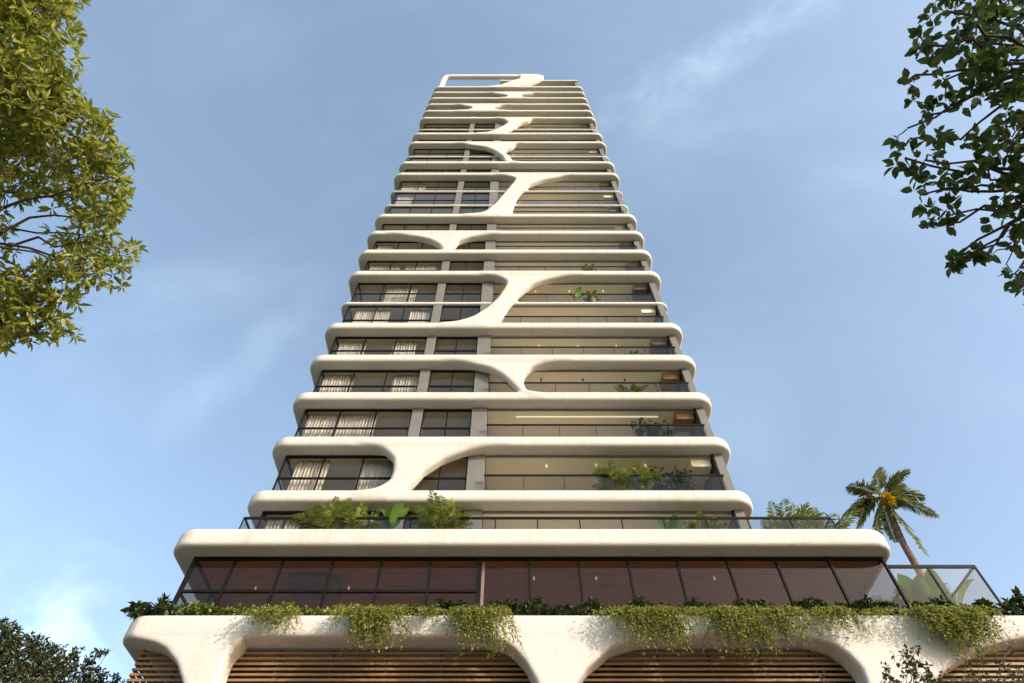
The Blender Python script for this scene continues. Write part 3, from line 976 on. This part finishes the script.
areca(332, 515, 19.5, ZT1, 1.7, 24, 'bushy feathery palm at the left of the planted terrace')
areca(360, 515, 19.6, ZT1, 1.5, 18, 'feathery palm left of the banana plant on the terrace')
areca(443, 515, 19.55, ZT1, 1.85, 28, 'bushy feathery palm right of the banana plant by the grey pier')
areca(700, 515, 19.8, ZT1, 1.35, 12, 'small palm behind the terrace railing below the right pier')
areca(776, 515, 20.2, ZT1, 2.1, 20, 'grey green palm on the open right end of the terrace, nearer the tower', 0.9)
areca(803, 515, 20.3, ZT1, 2.15, 20, 'grey green palm on the open right end of the terrace, nearer the corner', 0.9)
areca(612, 470, 20.6, ztop(0), 1.5, 20, 'feathery palm on the lowest balcony above the terrace', 0.6)
areca(639, 470, 20.5, ztop(0), 1.4, 12, 'small yellow green palm between palm and dark bush on the lowest balcony', 0.5)
areca(628, 380, 20.5, ztop(2), 1.0, 10, 'small palm on the third balcony above the terrace')
areca(586, 268, 20.4, ztop(6), 0.9, 10, 'small palm on a balcony right above the tall slanted strut')
areca(590, 292, 20.4, ztop(5), 0.8, 9, 'small palm behind the railing next to the tall slanted strut')
areca(690, 515, 19.7, ZT1, 1.1, 10, 'low palm beside the large dark leaf on the terrace')
areca(628, 346, 20.5, ztop(3), 0.75, 9, 'tiny palm on the fourth balcony above the terrace')


def balcony_bush(px, py, d, zb, r, label):
    c = at(px, py, d)
    t = thing('balcony_bush', (c.x, d, zb), label, 'bush', 'bushes on the balconies')
    MB().box(c.x - r * 0.8, c.x + r * 0.8, d - 0.2, d + 0.2, zb, zb + 0.4).build('planter_pot', M['pot'], t, 0.02)
    cl = [((c.x + random.uniform(-r, r) * 0.75, d + random.uniform(-0.2, 0.2), zb + 0.5 + random.uniform(0, r * 1.35)), r * random.uniform(0.35, 0.5)) for _ in range(9)]
    p, o = crown_points(cl, 130)
    plant_part('foliage', whorl_leaves(p, o, 6, 0.13, 0.07), M['leaf_hedge'], t)
    st = MB()
    for cc, _ in cl:
        st.tube([(c.x, d, zb + 0.35), cc], [0.02, 0.008], 5)
    st.build('stem', M['bark'], t)


balcony_bush(668, 470, 20.5, ztop(0), 1.05, 'dark rounded bush on the lowest balcony by the end pier')
balcony_bush(656, 425, 20.45, ztop(1), 0.95, 'dark bush on the second balcony above the terrace')


def banana(px, py, d, zb, h, n, label, lean=0.0, width=0.42):
    c = at(px, py, d)
    t = thing('banana_plant', (c.x, d, zb), label, 'plant', 'broad leaved banana plants')
    MB().tube([(c.x, d, zb), (c.x + lean * 0.1, d, zb + h * 0.35)], [0.07, 0.05], 8).build('trunk', M['leaf_banana'], t, smooth=True)
    vs, fs = [], []
    for i in range(n):
        a = 2 * math.pi * i / n + random.uniform(-0.4, 0.4)
        tilt = random.uniform(0.25, 0.6)
        v = Vector((math.cos(a) * tilt + lean, math.sin(a) * tilt, 1)).normalized()
        p = Vector((c.x + lean * 0.1, d, zb + h * 0.3))
        L = h * random.uniform(0.6, 0.85); m = 10
        b0 = len(vs)
        for j in range(m + 1):
            tt = j / m
            sd = v.cross(Vector((0, 0, 1)))
            if sd.length < 0.05:
                sd = Vector((1, 0, 0))
            sd.normalize(); up = sd.cross(v)
            w = width * 0.5 * (max(0.0, math.sin(math.pi * min(1, max(0, (tt - 0.25) / 0.75)) ** 0.8)) ** 0.6 + 0.04)
            vs += [tuple(p - sd * w + up * w * 0.35), tuple(p), tuple(p + sd * w + up * w * 0.35)]
            v = (v + Vector((0, 0, -0.10 * (0.4 + tt)))).normalized()
            p = p + v * (L / m)
        for j in range(m):
            b = b0 + j * 3
            fs += [(b, b + 1, b + 4, b + 3), (b + 1, b + 2, b + 5, b + 4)]
    mesh_obj('leaves', vs, fs, M['leaf_banana'], t, smooth=True)
    return t


banana(312, 517, 19.3, ZT1, 1.45, 5, 'bright green banana plant at the left end of the terrace palms')
banana(393, 517, 19.15, ZT1, 1.65, 6, 'bright green banana plant between the feathery palms of the terrace')
banana(668, 520, 19.5, ZT1, 1.5, 5, 'dark banana plant behind the terrace railing under the right balconies', 0.15)
banana(932, 590, 21.0, ZP, 2.95, 8, 'banana plant with round leaves behind the glass windscreen', 0.0, 0.72)
banana(915, 590, 20.3, ZP, 2.4, 7, 'lower banana plant behind the windscreen, next to the palm trunk', 0.0, 0.7)
banana(575, 292, 20.3, ztop(5), 1.35, 4, 'small banana plant behind the railing next to the tall slanted strut', 0.1)
areca(893, 600, 21.2, ZP, 2.6, 16, 'bushy palm seen through the right corner of the lounge glass')
areca(872, 600, 21.6, ZP, 2.2, 14, 'smaller bushy palm behind the lounge glass at its right end')


# palm tree on the podium roof
def palm_tree():
    d = 23.0
    b = at(917, 572, d); top = at(884, 500, d)
    t = thing('palm_tree', (b.x, d, ZP), 'tall palm tree with yellow fruit leaning beside the right end of the terrace', 'palm tree')
    pts = [Vector((b.x + 0.05, d, ZP)), Vector((b.x, d, ZP + 1.5)), b.lerp(top, 0.35) + Vector((-0.03, 0, 0)), b.lerp(top, 0.7), top]
    MB().tube(pts, [0.22, 0.18, 0.14, 0.125, 0.11], 12).build('trunk', M['palmbark'], t, smooth=True)
    hub = top + Vector((0.0, 0, 0.25))
    MB().tube([top - Vector((0, 0, 0.1)), hub + Vector((0, 0, 0.35))], [0.15, 0.07], 10).build('crownshaft', M['leaf_palm'], t, smooth=True)
    bp = []
    tips = [(842, 512, 0.7), (850, 484, 0.5), (873, 478, 0.3), (902, 470, 0.3), (918, 488, 0.8), (931, 512, 1.1), (924, 541, 1.5), (878, 535, 1.5), (858, 520, 1.2), (866, 506, 0.9), (896, 486, 0.7), (893, 536, 1.5)]
    for i, (px, py, dr) in enumerate(tips):
        q = at(px, py, d + random.uniform(-1.0, 1.0))
        v = (q - hub)
        L = v.length * 1.08
        v = v.normalized() + Vector((0, random.gauss(0, 0.15), 0.22))
        bp.append((hub, v, max(1.7, L * 1.06), 0.42))
    for i in range(2):
        a = random.uniform(0, 2 * math.pi)
        bp.append((hub, (math.cos(a) * 0.8, abs(math.sin(a)), 0.6), 1.9, 0.6))
    fronds_part(t, bp, M['leaf_royal'], 56, 0.66, 0.072, 0.03)
    n = 260
    dd = rand_dirs(n)
    P = np.array(at(887, 497, d - 0.3)) + dd * (0.27 * RNG.random((n, 1)) ** 0.5) * np.array([0.9, 0.6, 1.25]) + np.array([[0, 0, -0.1]])
    vf = leaf_arrays(P, dd + np.array([0, -0.3, -0.6]), rand_dirs(n), 0.13, 0.09, 0.6)
    plant_part('fruit_cluster', vf, M['fruit'], t)


palm_tree()


# ------------------------------------------------------------------ trees
def tree(name, label, base, fork, clumps, dens, per, leaf, wid, leafm, cat='tree', trunk_r=0.22, group=None, droop=0.25, hubs=None, twig=0.012, spread=0.9):
    t = thing(name, base, label, cat, group)
    m = MB()
    m.tube(branch_path(base, fork, 0, 0.08, 5), [trunk_r * (1 - 0.11 * i) for i in range(6)], 12)
    m.build('trunk', M['bark'], t, smooth=True)
    lm = MB()
    hubs = hubs or [fork]
    ends = []
    for h in hubs:
        if (Vector(h) - Vector(fork)).length > 0.1:
            lm.tube(branch_path(fork, h, 0.05, 0.1, 6), [trunk_r * 0.5 * (1 - 0.1 * i) for i in range(7)], 8)
    for c, r in clumps:
        h = min(hubs, key=lambda q: (Vector(q) - Vector(c)).length)
        path = branch_path(h, c, 0.06, 0.14, 6)
        lm.tube(path, [max(0.009, trunk_r * 0.085 * (1 - 0.12 * i)) for i in range(7)], 6)
    p, o = crown_points(clumps, dens)
    owner = []
    cc = np.array([c for c, r in clumps])
    for i in range(0, len(p), 3):
        j = int(np.argmin(((cc - p[i]) ** 2).sum(1)))
        lm.tube(branch_path(cc[j] * 0.85 + np.array(p[i]) * 0.15, p[i], 0.03, 0.15, 3), [twig, twig * 0.8, twig * 0.6, twig * 0.4], 4)
    lm.build('branches', M['bark'], t)
    plant_part('crown', whorl_leaves(p, o, per, leaf, wid, droop, spread), leafm, t)
    return t


def clump(px, py, rpx, r):
    return (tuple(at_r(px, py, r)), rpx / FPX * r)


# left foreground tree
lc = [clump(10, 10, 42, 10.5), clump(46, 12, 20, 10.2), clump(52, -8, 15, 10.4), clump(20, 60, 40, 10.0), clump(-10, 110, 45, 10.6), clump(36, 98, 32, 9.6), clump(68, 122, 30, 9.8),
      clump(95, 148, 24, 9.7), clump(60, 160, 32, 10.3), clump(20, 150, 35, 10.8), clump(105, 178, 20, 9.5), clump(85, 195, 28, 9.9), clump(108, 215, 19, 9.3), clump(112, 250, 20, 9.5),
      clump(84, 235, 26, 9.9), clump(80, 265, 20, 9.3), clump(112, 276, 13, 9.4), clump(50, 285, 26, 9.6), clump(20, 312, 28, 9.7), clump(45, 322, 22, 9.4), clump(6, 334, 16, 9.8), clump(38, 334, 13, 9.5), clump(62, 300, 14, 9.4),
      clump(-20, 300, 35, 10), clump(-40, 40, 60, 11), clump(-60, 130, 60, 10.5), clump(-70, 230, 50, 10.2), clump(0, -60, 50, 11.3), clump(-50, -60, 70, 11.5), clump(-70, 310, 50, 9.6), clump(8, 192, 12, 10.2)]
hub_l = at_r(-70, 235, 10.2)
tree('broadleaf_tree', 'large yellow green leafy tree at the upper left edge', (-13.2, 4.6, 0), tuple(hub_l - Vector((0.9, 0.2, 2.2))), lc, 250, 8, 0.125, 0.042, M['leaf_yellow'],
     trunk_r=0.30, hubs=[tuple(hub_l), tuple(at_r(-50, 60, 11))], twig=0.008)

# right foreground tree: dark ovate leaves seen from below
rc = [clump(950, 12, 24, 6.4), clump(925, 45, 20, 6.2), clump(975, 40, 30, 6.6), clump(1010, 60, 32, 6.8), clump(945, 80, 28, 6.3), clump(915, 75, 13, 6.1), clump(985, 100, 32, 6.5), clump(930, 115, 22, 6.2),
      clump(908, 128, 13, 6.0), clump(960, 140, 30, 6.4), clump(1010, 140, 32, 6.7), clump(925, 160, 20, 6.1), clump(905, 158, 9, 6.1), clump(990, 180, 28, 6.4), clump(945, 190, 20, 6.2), clump(920, 195, 12, 6.1), clump(955, 214, 10, 6.2),
      clump(940, 225, 7, 6.1), clump(1005, 215, 20, 6.3), clump(1015, 240, 16, 6.3), clump(964, 258, 7, 6.2), clump(950, 264, 5, 6.2), clump(978, 250, 5, 6.25), clump(1020, 268, 11, 6.2), clump(975, 5, 26, 6.9), clump(1030, 10, 40, 7.2),
      clump(1060, 80, 60, 7), clump(1060, 180, 60, 6.8), clump(1085, 245, 40, 6.6), clump(1110, 130, 80, 6.8), clump(1130, 240, 80, 6.6), clump(1060, -50, 70, 7.4), clump(960, -45, 45, 7.0)]
for q in [(5.6, 0.3, 8.6), (6.6, 0.2, 7.4), (7.2, 1.2, 8.4), (6.4, 1.0, 9.6), (5.4, -0.4, 9.6), (7.6, 0.0, 9.4), (6.8, -0.9, 8.4), (8.0, 1.2, 7.2), (8.3, 0.6, 8.4), (4.6, 0.0, 9.7), (6.9, -0.8, 7.0), (7.6, 1.9, 6.6)]:
    rc.append((q, 0.8))  # unseen clumps added on the sun side to shade the visible branch
hub_r = at_r(1085, 190, 6.8)
tree('shade_tree', 'dark ovate leaved tree branch hanging in at the upper right', (9.0, 2.2, 0), tuple(hub_r + Vector((0.8, 0, -1.4))), rc, 118, 7, 0.092, 0.055, M['leaf_dark'],
     trunk_r=0.24, droop=0.55, hubs=[tuple(hub_r), tuple(at_r(1070, 60, 7.0)), (6.9, 0.4, 8.2)], twig=0.008)

# dark tree at the lower left, young trees at the lower right
def spray(px, py, d, rpx):
    c = at(px, py, d)
    return (tuple(c), rpx / FPX * (c - Vector((0, 0, CAM_Z))).length)


dl = 21.0
bc = [spray(-5, 660, dl, 26), spray(8, 640, dl, 13), spray(24, 668, dl + 1, 20), spray(44, 652, dl + 0.5, 10), spray(36, 645, dl, 7), spray(52, 668, dl + 1, 15), spray(70, 660, dl + 0.4, 8), spray(66, 682, dl, 16), spray(84, 672, dl + 0.7, 8),
      spray(96, 656, dl + 0.3, 6), spray(103, 652, dl + 0.3, 4), spray(92, 680, dl, 9), spray(2, 628, dl, 7), spray(104, 684, dl + 0.5, 7), spray(20, 700, dl, 35), spray(75, 712, dl, 30), spray(-30, 690, dl, 45), spray(30, 740, dl, 40), spray(118, 676, dl + 1.5, 4), spray(121, 690, dl + 1.5, 8)]
bb = at(20, 760, dl)
tree('bushy_tree', 'dark olive bushy tree beyond the lower left of the podium', (bb.x, dl, 0), (bb.x, dl, bb.z - 2.0), bc, 130, 8, 0.14, 0.075, M['leaf_bush'], trunk_r=0.2, hubs=[tuple(bb), tuple(at(0, 700, dl)), tuple(at(70, 715, dl))], twig=0.01)

dr_ = 14.5
sc1 = [spray(903, 655, dr_, 6), spray(916, 650, dr_, 5), spray(910, 668, dr_, 9), spray(922, 674, dr_, 10), spray(888, 678, dr_, 5), spray(900, 690, dr_, 14), spray(925, 695, dr_, 15), spray(884, 668, dr_, 3), spray(912, 660, dr_, 5)]
b1 = at(915, 740, dr_)
tree('young_tree', 'small olive leaved young tree in front of the last column', (b1.x, dr_, 0), (b1.x, dr_, b1.z - 1.2), sc1, 170, 7, 0.10, 0.055, M['leaf_bush'], trunk_r=0.07, hubs=[tuple(at(912, 705, dr_))], group='young trees in front of the podium', twig=0.006)
dr2 = 15.2
sc2 = [spray(948, 676, dr2, 6), spray(965, 664, dr2, 5), spray(975, 674, dr2, 8), spray(990, 680, dr2, 9), spray(1005, 662, dr2, 6), spray(1010, 650, dr2, 4), spray(1008, 674, dr2, 9), spray(1022, 680, dr2, 10), spray(965, 688, dr2, 12),
       spray(985, 695, dr2, 14), spray(1015, 695, dr2, 16), spray(1040, 680, dr2, 16), spray(978, 658, dr2, 3), spray(1020, 668, dr2, 4), spray(945, 690, dr2, 7)]
b2 = at(995, 745, dr2)
tree('young_tree', 'sparse yellow green young tree in front of the far right arch', (b2.x, dr2, 0), (b2.x, dr2, b2.z - 1.2), sc2, 120, 6, 0.09, 0.05, M['leaf_sprig'], trunk_r=0.08, hubs=[tuple(at(990, 712, dr2))], group='young trees in front of the podium', twig=0.006)
dr3 = 15.0
sc3 = [spray(824, 677, dr3, 4), spray(830, 684, dr3, 6), spray(818, 690, dr3, 8), spray(836, 694, dr3, 8)]
b3 = at(826, 740, dr3)
tree('young_tree', 'tip of a yellow green young tree at the bottom of the right arch', (b3.x, dr3, 0), (b3.x, dr3, b3.z - 1.0), sc3, 150, 6, 0.09, 0.05, M['leaf_sprig'], trunk_r=0.06, hubs=[tuple(at(826, 712, dr3))], group='young trees in front of the podium', twig=0.006)

# ================================================================== GROUND
def sheet(name, x0, x1, y0, y1, z, mat):
    o = mesh_obj(name, [(x0, y0, z), (x1, y0, z), (x1, y1, z), (x0, y1, z)], [(0, 1, 2, 3)], mat)
    return tag(o, kind='structure')


sheet('ground', -900, 900, -900, 900, -0.14, M['grass'])
MBp = MB().box(-60, 60, -3.0, 60, -0.13, 0.0)
tag(MBp.build('pavement', M['paving']), kind='structure')
sheet('road', -900, 900, -12.0, -3.002, -0.132, M['asphalt'])
mk = MB()
for i in range(-20, 20):
    mk.box(i * 4.0, i * 4.0 + 1.8, -7.6, -7.45, -0.131, -0.126)
tag(mk.build('road_marking', M['paint']), kind='structure')

# ================================================================== LIGHT, SKY, CAMERA
SUN_AZ, SUN_EL = 52.0, 22.0     # degrees to the right of straight behind the camera; height
sdir = Vector((math.sin(R(SUN_AZ)) * math.cos(R(SUN_EL)), -math.cos(R(SUN_AZ)) * math.cos(R(SUN_EL)), math.sin(R(SUN_EL))))
sl = bpy.data.lights.new('sun', 'SUN')
sl.energy = 2.02; sl.angle = R(0.5); sl.color = (1.0, 0.95, 0.885)
so = link(bpy.data.objects.new('sun', sl))
so.rotation_euler = (-sdir).to_track_quat('-Z', 'Y').to_euler()
so.location = sdir * 200

w = bpy.data.worlds.new('World'); scene.world = w; w.use_nodes = True
N, L = w.node_tree.nodes, w.node_tree.links
bg = N['Background']
sky = N.new('ShaderNodeTexSky'); sky.sky_type = 'NISHITA'; sky.sun_disc = False
sky.sun_elevation = R(SUN_EL); sky.sun_rotation = math.atan2(sdir.x, sdir.y)
sky.altitude = 0; sky.air_density = 1.0; sky.dust_density = 2.2; sky.ozone_density = 0.6
tc = N.new('ShaderNodeTexCoord')


def cloud(rot, scl, nscale, lo, hi, detail=6, rough=0.55, dist=0.6):
    mp = N.new('ShaderNodeMapping'); mp.inputs['Rotation'].default_value = rot; mp.inputs['Scale'].default_value = scl
    L.new(tc.outputs['Generated'], mp.inputs['Vector'])
    n = N.new('ShaderNodeTexNoise'); n.inputs['Scale'].default_value = nscale; n.inputs['Detail'].default_value = detail
    n.inputs['Roughness'].default_value = rough; n.inputs['Distortion'].default_value = dist
    L.new(mp.outputs['Vector'], n.inputs['Vector'])
    r = N.new('ShaderNodeMapRange'); r.interpolation_type = 'SMOOTHSTEP'
    r.inputs['From Min'].default_value = lo; r.inputs['From Max'].default_value = hi
    L.new(n.outputs['Fac'], r.inputs['Value'])
    return r.outputs['Result']


def mul(a, b):
    m = N.new('ShaderNodeMath'); m.operation = 'MULTIPLY'
    for i, q in enumerate((a, b)):
        if isinstance(q, (int, float)):
            m.inputs[i].default_value = q
        else:
            L.new(q, m.inputs[i])
    return m.outputs[0]


def addn(a, b):
    m = N.new('ShaderNodeMath'); m.operation = 'ADD'; m.use_clamp = True
    L.new(a, m.inputs[0]); L.new(b, m.inputs[1])
    return m.outputs[0]


def near_dir(px, py, lo, hi):
    """1 towards the sky direction of a cloud bank, 0 away from it"""
    v = (at_r(px, py, 1.0) - Vector((0, 0, CAM_Z))).normalized()
    d = N.new('ShaderNodeVectorMath'); d.operation = 'DOT_PRODUCT'
    nrm = N.new('ShaderNodeVectorMath'); nrm.operation = 'NORMALIZE'
    L.new(tc.outputs['Generated'], nrm.inputs[0])
    L.new(nrm.outputs[0], d.inputs[0]); d.inputs[1].default_value = v
    r = N.new('ShaderNodeMapRange'); r.interpolation_type = 'SMOOTHSTEP'
    r.inputs['From Min'].default_value = lo; r.inputs['From Max'].default_value = hi
    L.new(d.outputs['Value'], r.inputs['Value'])
    return r.outputs['Result']


def wisp(pa, pb, width, mid, lo, amount, seed):
    """a long thin streak of cirrus along the arc of sky between two directions"""
    a, b = ((at_r(*p, 1.0) - Vector((0, 0, CAM_Z))).normalized() for p in (pa, pb))
    n = a.cross(b).normalized()
    nrm = N.new('ShaderNodeVectorMath'); nrm.operation = 'NORMALIZE'
    L.new(tc.outputs['Generated'], nrm.inputs[0])
    # bend the arc a little with a slow noise
    ns = N.new('ShaderNodeTexNoise'); ns.inputs['Scale'].default_value = 3.0; ns.inputs['Detail'].default_value = 6
    L.new(nrm.outputs[0], ns.inputs['Vector'])
    d = N.new('ShaderNodeVectorMath'); d.operation = 'DOT_PRODUCT'
    L.new(nrm.outputs[0], d.inputs[0]); d.inputs[1].default_value = n
    off = N.new('ShaderNodeMath'); off.operation = 'MULTIPLY_ADD'
    L.new(ns.outputs['Fac'], off.inputs[0]); off.inputs[1].default_value = 0.16; off.inputs[2].default_value = -0.08
    sm = N.new('ShaderNodeMath'); sm.operation = 'ADD'
    L.new(d.outputs['Value'], sm.inputs[0]); L.new(off.outputs[0], sm.inputs[1])
    ab = N.new('ShaderNodeMath'); ab.operation = 'ABSOLUTE'; L.new(sm.outputs[0], ab.inputs[0])
    r = N.new('ShaderNodeMapRange'); r.interpolation_type = 'SMOOTHSTEP'
    r.inputs['From Min'].default_value = width; r.inputs['From Max'].default_value = 0.0
    L.new(ab.outputs[0], r.inputs['Value'])
    tex = cloud((seed, 0.4, 0.2), (1, 1, 1), 5.0, 0.35, 0.7, 8, 0.6)
    return mul(mul(mul(r.outputs['Result'], near_dir(*mid, lo, 0.999)), tex), amount)


thin_c = mul(cloud((0.3, 0.5, 0.9), (1.0, 2.2, 1.4), 1.5, 0.46, 0.9), 0.13)
streak = wisp((600, 130), (800, 15), 0.055, (700, 75), 0.955, 0.2, 0.2)
streak2 = wisp((205, 408), (330, 270), 0.045, (250, 365), 0.975, 0.06, 1.2)
low = mul(mul(cloud((0, 0, 0.4), (1.5, 1.5, 3.0), 3.0, 0.36, 0.62), near_dir(15, 668, 0.986, 0.999)), 0.5)
veil = N.new('ShaderNodeValue'); veil.outputs[0].default_value = 0.08
fac = addn(addn(addn(addn(thin_c, streak), streak2), low), veil.outputs[0])
mx = N.new('ShaderNodeMix'); mx.data_type = 'RGBA'
L.new(fac, mx.inputs[0]); L.new(sky.outputs[0], mx.inputs[6]); mx.inputs[7].default_value = (4.8, 6.2, 7.2, 1)
L.new(mx.outputs[2], bg.inputs['Color'])
bg.inputs['Strength'].default_value = 0.15

cam = bpy.data.cameras.new('camera')
cam.sensor_width = 36; cam.lens = FPX / 1024 * 36; cam.clip_end = 3000; cam.clip_start = 0.05
co = link(bpy.data.objects.new('camera', cam))
co.location = (0, 0, CAM_Z); co.rotation_euler = (R(90 + PITCH), 0, 0)
scene.camera = co

scene.view_settings.view_transform = 'Standard'
scene.view_settings.look = 'None'
scene.view_settings.exposure = 0.98
scene.view_settings.gamma = 1
scene.cycles.max_bounces = 10
scene.cycles.diffuse_bounces = 5
scene.cycles.transparent_max_bounces = 24
scene.cycles.use_denoising = True
